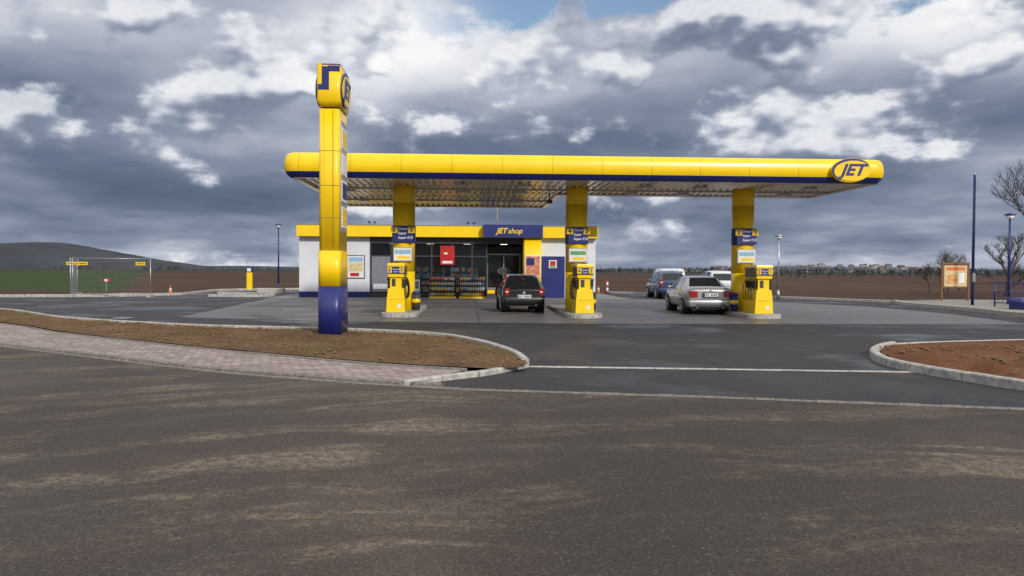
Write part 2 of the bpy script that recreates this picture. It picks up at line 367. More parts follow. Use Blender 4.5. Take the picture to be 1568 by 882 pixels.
b=MB(); b.cyl((-11.2,26.3,.0),(-11.2,26.3,.012),.38,.38,DGR,24); b.cyl((-11.2,26.3,.012),(-11.2,26.3,.018),.3,.3,GRY,24); b.done('manhole_cover')
b=MB()
def clod(p,r):
    k=b.add([(p[0]+r*random.uniform(.6,1.2)*dx,p[1]+r*random.uniform(.6,1.2)*dy,p[2]+r*random.uniform(.4,.9)*dz) for dx,dy,dz in ((1,0,0),(0,1,0),(-1,0,0),(0,-1,0),(0,0,1),(0,0,-1))])
    for q in ((0,1,4),(1,2,4),(2,3,4),(3,0,4),(1,0,5),(2,1,5),(3,2,5),(0,3,5)): b.face([k+i for i in q],MCLOD)
ra,_=resamp(DF,400); rb,_=resamp(IK,400)
for i in range(2600):
    k=random.randint(60,399); t=random.uniform(.03,.97); p=ra[k].lerp(rb[k],t); clod((p.x+random.uniform(-.1,.1),p.y+random.uniform(-.1,.1),.11),random.choice((.012,.02,.03,.045)))
for i in range(1200):
    x=random.uniform(7.9,18); y=random.uniform(9.6,16.0)
    clod((x,y,.13),random.choice((.015,.025,.035,.055)))
b.done('soil_clods')
b=MB()
for i in range(3200):
    k=random.randint(80,395); t=random.choice((random.uniform(.8,.97),random.uniform(.3,1))); p=ra[k].lerp(rb[k],t)
    if noise.noise((p.x*.7,p.y*.7,4))<.0: continue
    for q in range(4):
        x=p.x+random.uniform(-.06,.06); y=p.y+random.uniform(-.06,.06); h=random.uniform(.03,.09); a=random.uniform(0,6.3)
        dx=.006*math.cos(a);dy=.006*math.sin(a); b.poly([(x-dx,y-dy,.08),(x+dx,y+dy,.08),(x+random.uniform(-.04,.04),y+random.uniform(-.04,.04),.09+h)],MGRASS)
b.done('grass_tufts')

# ---------------------------------------------------------------- canopy
OX0,OX1,OXM=-6.08,13.95,3.8; Y0,Y1,Y2=26.0,31.8,38.3
corners=[(OX0,Y0,1),(OX1,Y0,1),(OX1,Y1,1),(OXM,Y1,0),(OXM,Y2,1),(OX0,Y2,1)]
def outline(off,z,rad=.42,seg=8):
    o=[]; n=len(corners)
    for i,(x,y,cv) in enumerate(corners):
        px,py,_=corners[i-1]; nx,ny,_=corners[(i+1)%n]
        d1=Vector((x-px,y-py)).normalized(); d2=Vector((nx-x,ny-y)).normalized()
        if cv:
            c=Vector((x,y))-d1*rad+d2*rad; r=max(rad+off,.02)
            for k in range(seg+1):
                a=math.pi/2*k/seg; q=c-d2*r*math.cos(a)+d1*r*math.sin(a); o.append((q.x,q.y,z))
        else:
            n1=Vector((d1.y,-d1.x)); n2=Vector((d2.y,-d2.x))
            q=Vector((x,y))+n1*off+n2*off; o+= [(q.x,q.y,z)]*1
    return o
b=MB()
prof=[(-.40,5.40),(-.24,5.40),(-.12,5.36),(-.05,5.27),(-.01,5.12),(0,4.97),(-.02,4.85),(-.05,4.775)]
b.loft([outline(o,z) for o,z in prof],YFA,cap=False)
b.loft([outline(o,z) for o,z in [(-.05,4.775),(-.10,4.69),(-.20,4.60),(-.22,4.585)]],BLU,cap=False)
b.loft([outline(o,z) for o,z in [(-.22,4.585),(-.40,4.585),(-.40,4.64)]],SOF,cap=False,smooth=False)
cano=b.done('fuel_station_canopy')
b=MB()
b.box(OX0+.35,OX1-.35,Y0+.35,Y1-.35,5.28,5.33,GRY); b.box(OX0+.35,OXM-.35,Y1-.35,Y2-.35,5.28,5.33,GRY); b.done('roof_deck',parent=cano)
b=MB()
def corr(x0,x1,y0,y1,p=.25):
    n=int((x1-x0)/p); p=(x1-x0)/n; r0=[];
    for i in range(n):
        x=x0+i*p
        for dx,z in ((0,4.63),(p*.30,4.63),(p*.42,4.675),(p*.88,4.675)): r0.append((x+dx,z))
    r0.append((x1,4.63))
    a=b.add([(x,y0,z) for x,z in r0]); c=b.add([(x,y1,z) for x,z in r0])
    for i in range(len(r0)-1): b.face((a+i,a+i+1,c+i+1,c+i),SOF)
corr(OX0+.38,OX1-.38,Y0+.38,Y1-.38); corr(OX0+.38,OXM-.38,Y1-.38,Y2-.38)
b.done('soffit',parent=cano)
b=MB()
for x in (-4.6,-.3,1.9,6.2,8.2,12.2):
    for y in (28.2,30.6)+((34.8,) if x<3 else ()):
        b.box(x-.22,x+.22,y-.22,y+.22,4.57,4.628,LGR); b.box(x-.17,x+.17,y-.17,y+.17,4.562,4.569,LAMP)
b.box(OX0+.4,OXM-.4,34.2,34.32,4.56,4.628,GRY); b.box(OX0+.4,OX1-.4,29.5,29.6,4.57,4.628,GRY)
b.cyl((3.1,31.3,4.63),(3.1,31.3,4.35),.02,.02,DGR,8); b.box(3.0,3.2,31.1,31.5,4.25,4.37,DGR)
b.done('canopy_lights',parent=cano)
b=MB(); cx,cz=12.60,4.99
b.oval(cx,25.86,25.99,cz,.66,.40,YEL,rot=.06)
b.oval(cx-.015,25.845,25.858,cz+.015,.655,.37,BLU,rot=.08)
b.oval(cx+.03,25.83,25.843,cz-.025,.625,.335,YEL,rot=.06)
lg=b.done('logo_plate',parent=cano)
text('JET',(cx+.02,25.825,cz-.01),.52,BLU,cano,shear=.35,off=.018,sx=1.12)

# ---------------------------------------------------------------- columns & pumps
def column(x,y,nl,nr):
    b=MB()
    n=28
    def ring(r,z): return [(r*math.cos(2*math.pi*i/n),r*math.sin(2*math.pi*i/n),z) for i in range(n)]
    b.loft([ring(.405,.12),ring(.405,1.55)],YEL); b.loft([ring(.398,1.55),ring(.398,1.56)],DGR)
    b.loft([ring(.405,1.56),ring(.405,4.0)],YEL); b.loft([ring(.398,4.0),ring(.398,4.012)],DGR); b.loft([ring(.405,4.012),ring(.405,4.65)],YEL)
    def arc(r,z,a0,a1,k=12): return [(r*math.cos(a0+(a1-a0)*i/k),r*math.sin(a0+(a1-a0)*i/k),z) for i in range(k+1)]
    b.loft([arc(.43,2.58,R(180),R(360)),arc(.43,3.2,R(180),R(360))],BLU,cap=False,closed=False)
    b.box(-.36,.36,-.47,-.43,2.60,3.18,BLU)
    b.box(-.43,-.19,-.49,-.465,2.93,3.14,YEL); b.box(.19,.43,-.49,-.465,2.93,3.14,YEL)
    b.box(-.34,.34,-.46,-.42,1.92,2.42,LGR); b.box(-.31,.31,-.466,-.459,1.95,2.39,WHT)
    b.box(-.28,.28,-.470,-.465,2.18,2.32,LTBL if nl!='4' else GREEN); b.box(-.2,.25,-.470,-.465,2.0,2.10,YEL)
    o=b.done('canopy_column',(x,y,0))
    text(nl,(-.31,-.495,3.035),.22,BLU,o,off=.006); text(nr,(.31,-.495,3.035),.22,BLU,o,off=.006)
    for k,t_ in enumerate(('Diesel','Super','Super E10')): text(t_,(-.17,-.474,3.08-.16*k),.125,WHT,o,shear=.2,align='LEFT',off=.002)
    return o
def island(x,y0,y1):
    b=MB(); b.rprism(x,(y0+y1)/2,.62,(y1-y0)/2,.55,.0,.15,CON,8,ch=.02); b.rprism(x,(y0+y1)/2,.52,(y1-y0)/2-.1,.45,.15,.156,mat('island_top',(.3,.29,.28),.8,bump=.2),8); return b.done('pump_island')
def pump(x,y,nl,nr,side):
    """dispenser standing end-on to the road, about 1.5 m long"""
    b=MB(); hy=.62
    def sec(z,x0,x1,h): return [(x0,-h,z),(x1,-h,z),(x1,h,z),(x0,h,z)]
    b.loft([sec(.155,-.33,.31,hy),sec(.62,-.31,.29,hy),sec(.97,-.27,.25,hy-.02)],YEL,smooth=False)
    b.box(-.21,.18,-hy+.06,hy-.06,.97,1.36,YEL)
    b.box(-.15,-.02,-hy+.05,-hy+.06,1.04,1.30,DGR)
    b.loft([sec(1.36,-.27,.26,hy),sec(1.78,-.30,.29,hy+.02),sec(1.84,-.27,.26,hy)],YEL,smooth=False)
    b.box(-.285,.275,-hy-.035,-hy-.005,1.48,1.72,BLU)
    b.box(-.28,-.14,-hy-.045,-hy-.03,1.51,1.69,YEL); b.box(.12,.265,-hy-.045,-hy-.03,1.51,1.69,YEL)
    b.box(-.27,.25,-hy-.006,-hy+.0,.60,.606,DGR); b.box(.05,.17,-hy-.008,-hy,.3,.42,WHT)
    for s_ in (-1,1):
        xx=.285*s_
        b.box(min(xx,xx+.012*s_),max(xx,xx+.012*s_),-.50,.50,1.42,1.74,DGR)
        for k in range(4):
            yy=-.45+.28*k; h0=1.36
            drop=.75 if s_==side else .55; outw=.13 if s_==side else .05
            pts=[(xx-.03*s_,yy,h0)]
            for i in range(1,9):
                a=math.pi*i/8; pts.append((xx-.03*s_+s_*outw*math.sin(a*.9),yy+.02*i,h0-drop*(1-math.cos(a))/2))
            pts.append((xx-s_*.05,yy+.2,1.05))
            b.tube(pts,.014,BLK,6)
            b.box(min(xx-.07*s_,xx+.02*s_),max(xx-.07*s_,xx+.02*s_),yy-.02,yy+.05,1.04,1.28,BLK)
            b.cyl((xx,yy,1.24),(xx+.04*s_,yy,1.33),.02,.015,(RED,GREEN,DGR,BLU)[k],8)
    o=b.done('fuel_pump',(x,y,0),bevel=.02)
    text(nl,(-.21,-hy-.052,1.60),.16,BLU,o,off=.004); text(nr,(.195,-hy-.052,1.60),.16,BLU,o,off=.004); text('Diesel',(-.01,-hy-.042,1.63),.085,WHT,o,shear=.2); text('Super',(-.01,-hy-.042,1.55),.075,WHT,o,shear=.2)
    return o
for x,nl,nr,py,sd,dx in ((-2.42,'6','5',28.05,1,-.12),(3.9,'4','3',27.7,-1,.03),(10.12,'2','1',27.7,-1,.06)):
    column(x,29.2,nl,nr); island(x,py-1.15,34.6); pump(x+dx,py,nl,nr,sd)
for x,y,mt in ((-1.95,28.9,DGR),(4.42,28.75,DGR),(9.62,28.6,BLU)):
    b=MB(); b.cyl((0,0,.155),(0,0,.75),.13,.16,mt,16); b.cyl((0,0,.75),(0,0,.84),.165,.10,BLU,16); b.cyl((0,0,.42),(0,0,.56),.152,.157,YEL,16); b.done('waste_bin',(x,y,0))
b=MB(); b.box(.40,.76,-.06,-.02,2.85,3.25,YEL,.01); b.done('flag_sign',(3.9,29.15,0))

# ---------------------------------------------------------------- price pylon
b=MB(); px,py=-3.27,19.25
b.rprism(0,0,.265,.62,.12,.03,1.22,BLU,6,smooth=True)
b.rprism(0,0,.26,.62,.12,1.225,2.05,YEL,6,smooth=True)
b.rprism(0,0,.252,.61,.12,1.218,1.228,DGR,6)
b.rprism(0,0,.235,.60,.09,2.05,5.32,YEL,6,smooth=True)
for z in (2.8,3.55,4.35,2.05): b.rprism(0,0,.2365,.602,.09,z,z+.010,DGR,6)
b.rprism(0,0,.21,.5,.1,5.32,5.40,DGR,6)
rs=[b.rr(0,0,.235,.60,.07,5.38,5),b.rr(0,0,.275,.68,.08,5.50,5),b.rr(0,0,.275,.68,.08,6.30,5)]
b.loft(rs,YEL,smooth=True)
b.rprism(0,0,.268,.67,.07,6.30,6.335,BLU,6)
b.box(.085,.097,-.605,-.597,2.1,5.3,DGR); b.box(-.12,-.113,-.605,-.598,2.1,5.3,mat('yellow_trim',(.6,.38,.01),.4))
b.box(.236,.25,-.40,.46,2.5,5.1,LGR)
for k in range(4):
    z=2.6+k*.62; b.box(.25,.262,-.34,.40,z,z+.5,WHT); b.box(.262,.266,-.30,.36,z+.06,z+.44,(YEL,BLU,WHT,YEL)[k])
b.box(-.235,.015,-.692,-.678,5.74,6.27,BLU); b.box(-.235,-.15,-.700,-.690,5.86,6.335,YEL); b.box(-.01,.26,-.688,-.678,6.16,6.29,BLU)
def sideoval(x0,x1,cy,cz,ry,rz,mt,rot=.15,n=28):
    rs=[]
    for x in (x0,x1):
        rs.append([(x,cy+ry*math.cos(2*math.pi*i/n),cz+rz*math.sin(2*math.pi*i/n)+math.cos(2*math.pi*i/n)*rot*ry) for i in range(n)])
    b.loft(rs,mt)
sideoval(.275,.30,0,5.86,.66,.42,BLU); sideoval(.30,.315,.03,5.84,.60,.36,YEL)
sideoval(-.30,-.275,0,5.86,.66,.42,BLU)
pyl=b.done('price_pylon_sign',(px,py,0))
text('JET',(.32,0.02,5.85),.62,BLU,pyl,rot=(R(90),0,R(90)),shear=.35,off=.02)

# ---------------------------------------------------------------- shop
b=MB(); YF=45.6
XL,XR=-9.66,7.2
BPL=BLU
b.box(XL,-5.70,YF,YF+.3,.35,3.46,WHTW); b.box(XL-.01,-5.70,YF-.02,YF+.3,.02,.35,BPL)
b.box(-5.70,-5.62,YF-.02,YF+.1,.02,3.46,DGR)
b.box(XL,XL+.3,YF+.3,YF+9,.02,3.46,WHTW); b.box(XR-.3,XR,YF+.3,YF+9,.02,3.46,WHTW); b.box(XL+.3,XR-.3,YF+8.7,YF+9,.02,3.46,WHTW)
b.box(4.02,XR,YF,YF+.3,2.42,3.46,WHTW); b.box(4.02,5.42,YF-.03,YF+.3,.02,2.42,BLU); b.box(5.42,XR,YF,YF+.3,.02,2.42,WHTW)
for x in (-8.3,-7.0,6.2): b.box(x,x+.015,YF-.003,YF,.35,3.46,LGR)
for x in (-4.5,-3.35,-2.2,-1.05,.1,.93): b.box(x-.035,x+.035,YF+.02,YF+.12,.02,3.1,DGR)
b.box(-5.62,2.98,YF+.0,YF+.2,3.1,3.46,DGR); b.box(-5.62,.93,YF+.03,YF+.13,.02,.30,DGR); b.box(-5.62,.93,YF+.03,YF+.12,2.35,2.42,DGR)
b.box(-5.6,-4.55,YF+.02,YF+.03,.35,2.35,mat('film_glass',(.20,.21,.25),.2,var=.1))
b.box(XL+.3,XR-.3,YF+.3,YF+8.7,.0,.06,mat('shop_floor',(.20,.19,.18),.4)); b.box(-5.7,3.4,YF+4.2,YF+4.3,.06,3.1,mat('interior_wall',(.20,.18,.16),.8)); b.box(XL+.3,XR-.3,YF+.3,YF+8.7,3.2,3.3,DRK)
b.box(.93,1.0,YF+1.2,YF+1.3,.06,3.1,DGR)
for x in (1.0,1.96,2.91): b.box(x-.03,x+.03,YF+1.2,YF+1.26,.06,2.5,GRY)
b.box(.93,2.98,YF+1.2,YF+1.28,2.5,2.58,GRY)
b.rprism(3.5,YF-.35,.51,.45,.12,.02,3.47,YEL,5,smooth=True); b.box(3.08,3.95,YF-.83,YF-.80,1.25,2.45,WHT)
b.box(3.12,3.91,YF-.835,YF-.829,1.3,2.4,mat('poster_orange',(.55,.2,.12),.5,var=.5,vs=6)); b.box(3.15,3.6,YF-.84,YF-.834,1.9,2.3,BLU)
b.box(XL-.06,.72,YF-.45,YF+.3,3.462,4.10,YEL); b.box(4.06,XR+.06,YF-.45,YF+.3,3.462,4.10,YEL)
b.box(XL-.09,.72,YF-.48,YF+.35,4.10,4.15,GRY); b.box(4.06,XR+.09,YF-.48,YF+.35,4.10,4.15,GRY)
b.box(.72,4.06,YF-1.0,YF+.3,3.47,4.16,BLU); b.box(.70,4.08,YF-1.02,YF+.3,3.44,3.468,DGR)
b.box(XL,XR,YF+.3,YF+9.05,3.46,4.02,WHTW); b.box(XL-.05,XR+.05,YF+.35,YF+9.1,4.02,4.12,GRY)
b.box(4.5,4.95,YF-.05,YF-.03,1.75,2.2,WHT); b.box(4.56,4.89,YF-.056,YF-.05,1.8,2.15,RED); b.box(4.6,4.85,YF-.06,YF-.055,1.78,1.9,GREEN)
b.box(-7.0,-5.98,YF-.04,YF,1.1,2.42,DGR); b.box(-6.95,-6.03,YF-.045,YF-.04,1.15,2.37,WHT); b.box(-6.88,-6.1,YF-.05,YF-.044,1.5,2.0,CREAM); b.box(-6.88,-6.1,YF-.05,YF-.044,2.05,2.3,LTBL); b.box(-6.8,-6.3,YF-.05,YF-.044,1.22,1.42,RED)
b.box(-1.72,-.90,YF-.05,YF-.03,1.9,2.98,RED); b.box(-1.6,-1.02,YF-.056,YF-.05,1.98,2.12,WHT); b.box(-1.5,-1.3,YF-.056,YF-.05,2.5,2.6,WHT)
b.box(-5.5,-4.7,YF-.01,YF+.0,.5,.8,WHT); b.box(-4.4,-4.05,YF+.0,YF+.012,1.2,1.6,WHT)
shop=b.done('petrol_station_shop')
b=MB(); b.poly([(-5.62,YF+.08,.3),(.93,YF+.08,.3),(.93,YF+.08,3.1),(-5.62,YF+.08,3.1)],GLS); b.poly([(.97,YF+1.23,.06),(2.98,YF+1.23,.06),(2.98,YF+1.23,2.5),(.97,YF+1.23,2.5)],GLS); b.done('glazing',parent=shop)
b=MB(); b.oval(1.96,YF+1.16,YF+1.18,1.55,.36,.20,GRY); b.oval(1.96,YF+1.145,YF+1.158,1.55,.33,.175,DGR); b.done('door_logo',parent=shop)
text('JET',(2.02,YF-1.012,3.80),.42,YEL,shop,shear=.3,off=.01,align='RIGHT'); text('shop',(2.08,YF-1.012,3.80),.42,YEL,shop,shear=.3,off=.004,align='LEFT')
PC=[mat('goods_%d'%i,c,.5,var=.3,vs=9) for i,c in enumerate([(.5,.09,.05),(.55,.42,.1),(.08,.15,.38),(.45,.45,.43),(.08,.26,.10),(.38,.23,.1),(.05,.05,.06),(.15,.36,.48)])]
b=MB()
for r_ in range(3):
    y=YF+1.5+r_*.9
    for xx in (-5.2,-3.2,-1.2):
        if xx+1.7>.9: continue
        for z in (.35,.75,1.15,1.5):
            b.box(xx,xx+1.7,y,y+.35,z-.03,z,GRY)
            x=xx+.03
            while x<xx+1.6:
                w=random.uniform(.08,.22); b.box(x,x+w-.01,y+.03,y+.3,z+.001,z+random.uniform(.18,.32),random.choice(PC)); x+=w
for k in range(12):
    b.box(-5+k*.62,-4.6+k*.62,YF+4.1,YF+4.19,1.5+random.uniform(0,.3),2.3+random.uniform(0,.4),random.choice(PC))
b.box(.9,3.2,YF+3.0,YF+3.6,.06,1.1,PC[5])
b.done('shelves_with_goods',parent=shop)
EM=mat('shop_lamp_lit',(1,.85,.6),.5,var=0,emit=4)
b=MB()
for k in range(4): b.box(-4.8+2.2*k,-4.4+2.2*k,YF+2.2,YF+2.32,3.15,3.195,EM)
b.done('ceiling_lamps',parent=shop)
def rack(x0,w,cols):
    b=MB(); y=0
    b.box(-.02,0.02,-.02,.42,.05,1.2,DGR); b.box(w-.02,w+.02,-.02,.42,.05,1.2,DGR); b.box(0,w,.36,.40,.05,1.2,DRK)
    for li,z in enumerate((.12,.42,.72,1.0)):
        b.box(.02,w-.02,-.02,.36,z-.03,z,DGR)
        for yy in (.04,.2):
            x=.08; c=random.choice(cols)
            while x<w-.08:
                if random.random()<.25: c=random.choice(cols)
                b.cyl((x,yy,z),(x,yy,z+.15),.042,.042,c,8); b.cyl((x,yy,z+.15),(x,yy,z+.23),.04,.015,WHT if li%2 else c,8); x+=.1
    b.box(-.02,w+.02,-.03,.42,1.2,1.24,DGR); b.box(0,w,-.035,-.02,.0,.1,YEL)
    b.done('bottle_display_rack',(x0,YF-1.0,.02))
rack(-2.3,1.5,[PC[0],PC[1],PC[3],PC[3],PC[5]]); rack(-.62,1.5,[PC[2],PC[5],PC[3],PC[1],PC[0]])
b=MB(); b.box(-.28,.28,-.02,.02,.03,1.1,DGR); b.box(-.25,.25,-.03,-.02,.08,1.05,WHT); b.box(-.2,.2,-.035,-.03,.55,.95,mat('poster_photo',(.25,.2,.2),.5,var=.7,vs=7)); b.box(-.3,.3,-.2,.2,.0,.04,BLK); b.done('advertising_stand',(-3.05,YF-1.2,.02))
b=MB(); b.box(-.25,.25,-.25,.25,0,.55,DGR,.03); b.box(-.25,.25,-.25,.25,.55,.62,GRY,.03); b.box(-.2,.2,-.26,-.25,.3,.5,YEL); b.done('firewood_box',(1.15,YF-1.3,.02))
b=MB(); b.cyl((0,0,0),(0,0,2.3),.06,.06,LGR,12); b.cyl((0,0,0),(0,0,.15),.15,.15,GRY,12); b.done('flue_pipe',(1.57,YF+1.5,4.1))
for x in (-5.7,-5.4,-.15,.18):
    b=MB(); b.ell((0,0,.12),.055,.11,.06,DGR); b.ell((0,-.10,.19),.035,.04,.035,DGR,8,6); b.cyl((0,-.13,.19),(0,-.165,.185),.01,.003,GRY,6)
    b.poly([(-.03,.08,.12),(.03,.08,.12),(.025,.2,.09),(-.025,.2,.09)],DGR)
    b.cyl((.015,0,.07),(.015,0,0),.006,.006,RED,5); b.cyl((-.015,0,.07),(-.015,0,0),.006,.006,RED,5); b.done('pigeon',(x,YF-.2,4.15),rz=random.uniform(0,6))

# ---------------------------------------------------------------- cars
def wheel(b,x,y,r,s,w=.2):
    n=20
    b.cyl((x,y,r),(x-s*w,y,r),r,r,BLK,n); b.cyl((x+s*.004,y,r),(x-s*.05,y,r),r*.66,r*.66,DGR,n)
    b.cyl((x+s*.012,y,r),(x-s*.03,y,r),r*.17,r*.17,LGR,10)
    for k in range(7):
        a=2*math.pi*k/7; p=Vector((x+s*.01,y+math.cos(a)*r*.64,r+math.sin(a)*r*.64)); b.cyl((x+s*.01,y,r),p,.03,.02,LGR,6)
    pts=[(x+s*.006,y+math.cos(2*math.pi*k/n)*r*.66,r+math.sin(2*math.pi*k/n)*r*.66) for k in range(n+1)]; b.tube(pts,.014,LGR,5)
def car(name,paint,st,glass_top,glass_side,wy,wr,W,lights,plate_z,bumper,doors=(1.35,2.25)):
    b=MB(); rings=[]
    for (y,zb,zk,w,zr,wt) in st:
        h=[(0,zb),(w*.86,zb),(w*.965,zb+.1),(w,zb+(zk-zb)*.55),(w*.965,zk),(wt,max(zr-.05,zk+.005)),(wt*.86,zr),(0,zr+.012)]
        ring=[(x,y,z) for x,z in h]+[(-x,y,z) for x,z in reversed(h[1:-1])]
        rings.append(ring)
    nr=len(rings[0])
    def mm(k,i):
        i2=i if i<7 else 13-i
        if i2==6 and k in glass_top: return CGL
        if i2==4 and k in glass_side: return CGL
        if i2==0: return BLK
        return paint
    bs=[b.add(r) for r in rings]
    for k in range(len(rings)-1):
        for i in range(nr):
            j=(i+1)%nr; mt=mm(k,i); b.face((bs[k]+i,bs[k]+j,bs[k+1]+j,bs[k+1]+i),mt,mt is paint)
    b.face([bs[0]+i for i in range(nr)],paint); b.face([bs[-1]+i for i in range(nr)],paint)
    L=st[-1][0]
    for y in wy:
        for s in (-1,1):
            b.cyl((s*(W*.995),y,wr+.01),(s*(W*.60),y,wr+.01),wr+.065,wr+.065,BLK,20); wheel(b,s*(W*1.003),y,wr,s)
    z0,z1=bumper[0],bumper[1]; bm_=bumper[2]
    b.rprism(0,.07,W*.95,.13,.1,z0,z1,bm_,6,ch=.03,smooth=True); b.rprism(0,L-.07,W*.93,.12,.1,z0,z1,bm_,6,ch=.03,smooth=True)
    b.box(-W*.8,W*.8,.02,.2,z0-.08,z0,BLK)
    b.box(-W*.93,W*.93,-.003,.05,z1+.004,z1+.016,DGR)
    for s in (-1,1):
        x0,x1,za,zb2,yy=lights
        xa,xb=sorted((s*x0,s*x1)); b.rprism((xa+xb)/2,yy+.06,(xb-xa)/2,.09,.05,za,zb2,TRED,5,ch=.015)
        b.rprism((xa+xb)/2,yy+.055,(xb-xa)/2*.8,.09,.04,za+(zb2-za)*.42,za+(zb2-za)*.60,WHT if name!='sedan' else TRED,5)
        b.rprism(s*W*.72,L-.13,.16,.09,.05,.58,.72,LAMP,5)
        b.ell((s*(W+.09),st[glass_side[-1]+1][0]-.15,.98),.09,.06,.065,paint); b.cyl((s*W*.93,st[glass_side[-1]+1][0]-.12,.93),(s*(W+.05),st[glass_side[-1]+1][0]-.15,.95),.02,.02,BLK,6)
        for yd in doors: b.box(min(s*W*.97,s*(W*1.003)),max(s*W*.97,s*(W*1.003)),yd,yd+.16,.74,.765,DGR)
    b.box(-.26,.26,-.075,-.055,plate_z-.06,plate_z+.06,PLATE); b.box(-.26,-.225,-.08,-.074,plate_z-.055,plate_z+.055,BLU)
    for k in range(7):
        if k!=2: b.box(-.19+.06*k,-.155+.06*k,-.08,-.074,plate_z-.035,plate_z+.035,BLK)
    b.box(-.30,.30,-.057,-.045,plate_z-.10,plate_z+.09,DGR)
    b.cyl((.45,.05,z0-.02),(.45,-.06,z0-.03),.03,.03,GRY,10)
    return b
pb=mat('black_car_paint',(.012,.013,.016),.16,var=.1,coat=.8)
st=[(0.0,.34,.80,.70,.84,.60),(.05,.28,.88,.79,.93,.70),(.10,.27,.91,.81,.97,.69),(.40,.26,.93,.825,1.33,.60),(.52,.26,.93,.83,1.40,.57),(1.35,.24,.93,.835,1.45,.59),(1.45,.24,.93,.835,1.45,.59),(2.25,.24,.92,.83,1.40,.56),(2.95,.24,.90,.82,.97,.66),(3.55,.26,.76,.79,.82,.64),(3.75,.32,.62,.70,.66,.55)]
b=car('hatch',pb,st,[2,7],[4,6],(.72,3.05),.29,.83,(.56,.74,.66,.93,-.03),.62,(.33,.60,mat('dark_bumper',(.02,.02,.022),.4)))
b.box(-.02,.02,-.02,.06,1.0,1.02,DGR); b.tube([(-.25,.16,1.05),(.05,.20,1.10)],.012,BLK); b.cyl((0,.02,.76),(0,-.02,.76),.05,.05,LGR,12)
b.box(-.3,.3,.42,.46,1.385,1.41,DGR); b.box(-.08,.08,.33,.36,1.27,1.29,TRED)
b.cyl((0,.7,1.45),(0,.35,1.75),.006,.004,BLK,5); b.box(-.45,.45,.25,.26,1.0,1.01,BLK)
b.done('dark_hatchback_car',(2.03,30.0,.006),R(2.0))
ps=mat('silver_car_paint',(.44,.45,.47),.28,metal=.5,var=.04,coat=.6)
st=[(0.0,.34,.84,.74,.88,.62),(.05,.27,.93,.82,.97,.72),(.14,.26,.95,.85,1.01,.74),(.80,.25,.95,.87,1.03,.72),(1.30,.24,.95,.875,1.36,.58),(1.50,.24,.95,.875,1.40,.56),(2.15,.24,.94,.875,1.43,.58),(2.25,.24,.94,.875,1.43,.58),(2.95,.24,.93,.87,1.37,.55),(3.55,.24,.91,.86,.99,.68),(4.25,.26,.78,.82,.84,.66),(4.43,.32,.62,.72,.68,.55)]
b=car('sedan',ps,st,[3,8],[4,5,7],(.95,3.65),.31,.87,(.48,.78,.66,.88,-.035),.74,(.30,.56,ps))
b.box(-.55,.55,-.062,-.05,.30,.40,DGR); b.cyl((0,.0,.90),(0,-.03,.90),.04,.04,LGR,12); b.box(-.25,.25,.055,.07,.965,.985,TRED); b.cyl((-.5,.05,.3),(-.5,-.06,.29),.03,.03,GRY,10)
b.box(-.70,.70,-.066,-.058,.44,.46,DGR)
b.done('silver_sedan_car',(8.80,28.75,.006),R(-3))
pbl=mat('blue_car_paint',(.02,.045,.11),.2,var=.1,coat=.8)
st=[(0.0,.34,.90,.74,.94,.62),(.05,.28,1.0,.83,1.04,.74),(.10,.27,1.02,.86,1.07,.74),(.35,.26,1.03,.87,1.45,.66),(.5,.26,1.03,.87,1.56,.62),(1.3,.24,1.02,.875,1.62,.64),(1.4,.24,1.02,.875,1.62,.64),(2.3,.24,1.0,.87,1.57,.60),(3.15,.24,.98,.86,1.08,.70),(3.95,.26,.82,.83,.88,.66),(4.2,.32,.64,.74,.70,.55)]
b=car('hatch',pbl,st,[2,7],[4,6],(.8,3.4),.31,.87,(.62,.80,.75,1.15,-.03),.70,(.33,.62,pbl))
b.done('blue_minivan_car',(11.72,45.4,.006),R(-2))
pw=mat('white_car_paint',(.58,.60,.62),.25,var=.04,coat=.6)
st2=[(y,zb,zk,w,zr+.02,wt) for (y,zb,zk,w,zr,wt) in st]
b=car('hatch',pw,st2,[2,7],[4,6],(.8,3.4),.31,.87,(.62,.80,.75,1.10,-.03),.70,(.33,.62,pw))
b.done('white_hatchback_car',(13.95,43.0,.006),R(-2))
st3=[(0.0,.40,1.1,.86,1.16,.80),(.04,.34,1.15,.88,1.66,.76),(.10,.33,1.15,.90,1.74,.72),(.12,.33,1.15,.90,1.76,.72),(2.5,.33,1.12,.90,1.76,.72),(2.6,.33,1.12,.90,1.75,.72),(3.1,.33,1.08,.89,1.68,.68),(3.6,.33,1.0,.88,1.1,.76),(4.1,.35,.85,.84,.92,.68),(4.2,.4,.7,.76,.74,.6)]
b=car('van',pw,st3,[6],[4,5],(.85,3.4),.33,.89,(.76,.86,.8,1.25,-.02),.75,(.38,.62,DGR))
b.box(-.66,-.06,-.008,.03,1.2,1.58,CGL); b.box(.06,.66,-.008,.03,1.2,1.58,CGL); b.box(-.012,.012,-.006,.03,.65,1.66,DGR)
b.done('white_delivery_van',(13.15,51.2,.006),R(-4))

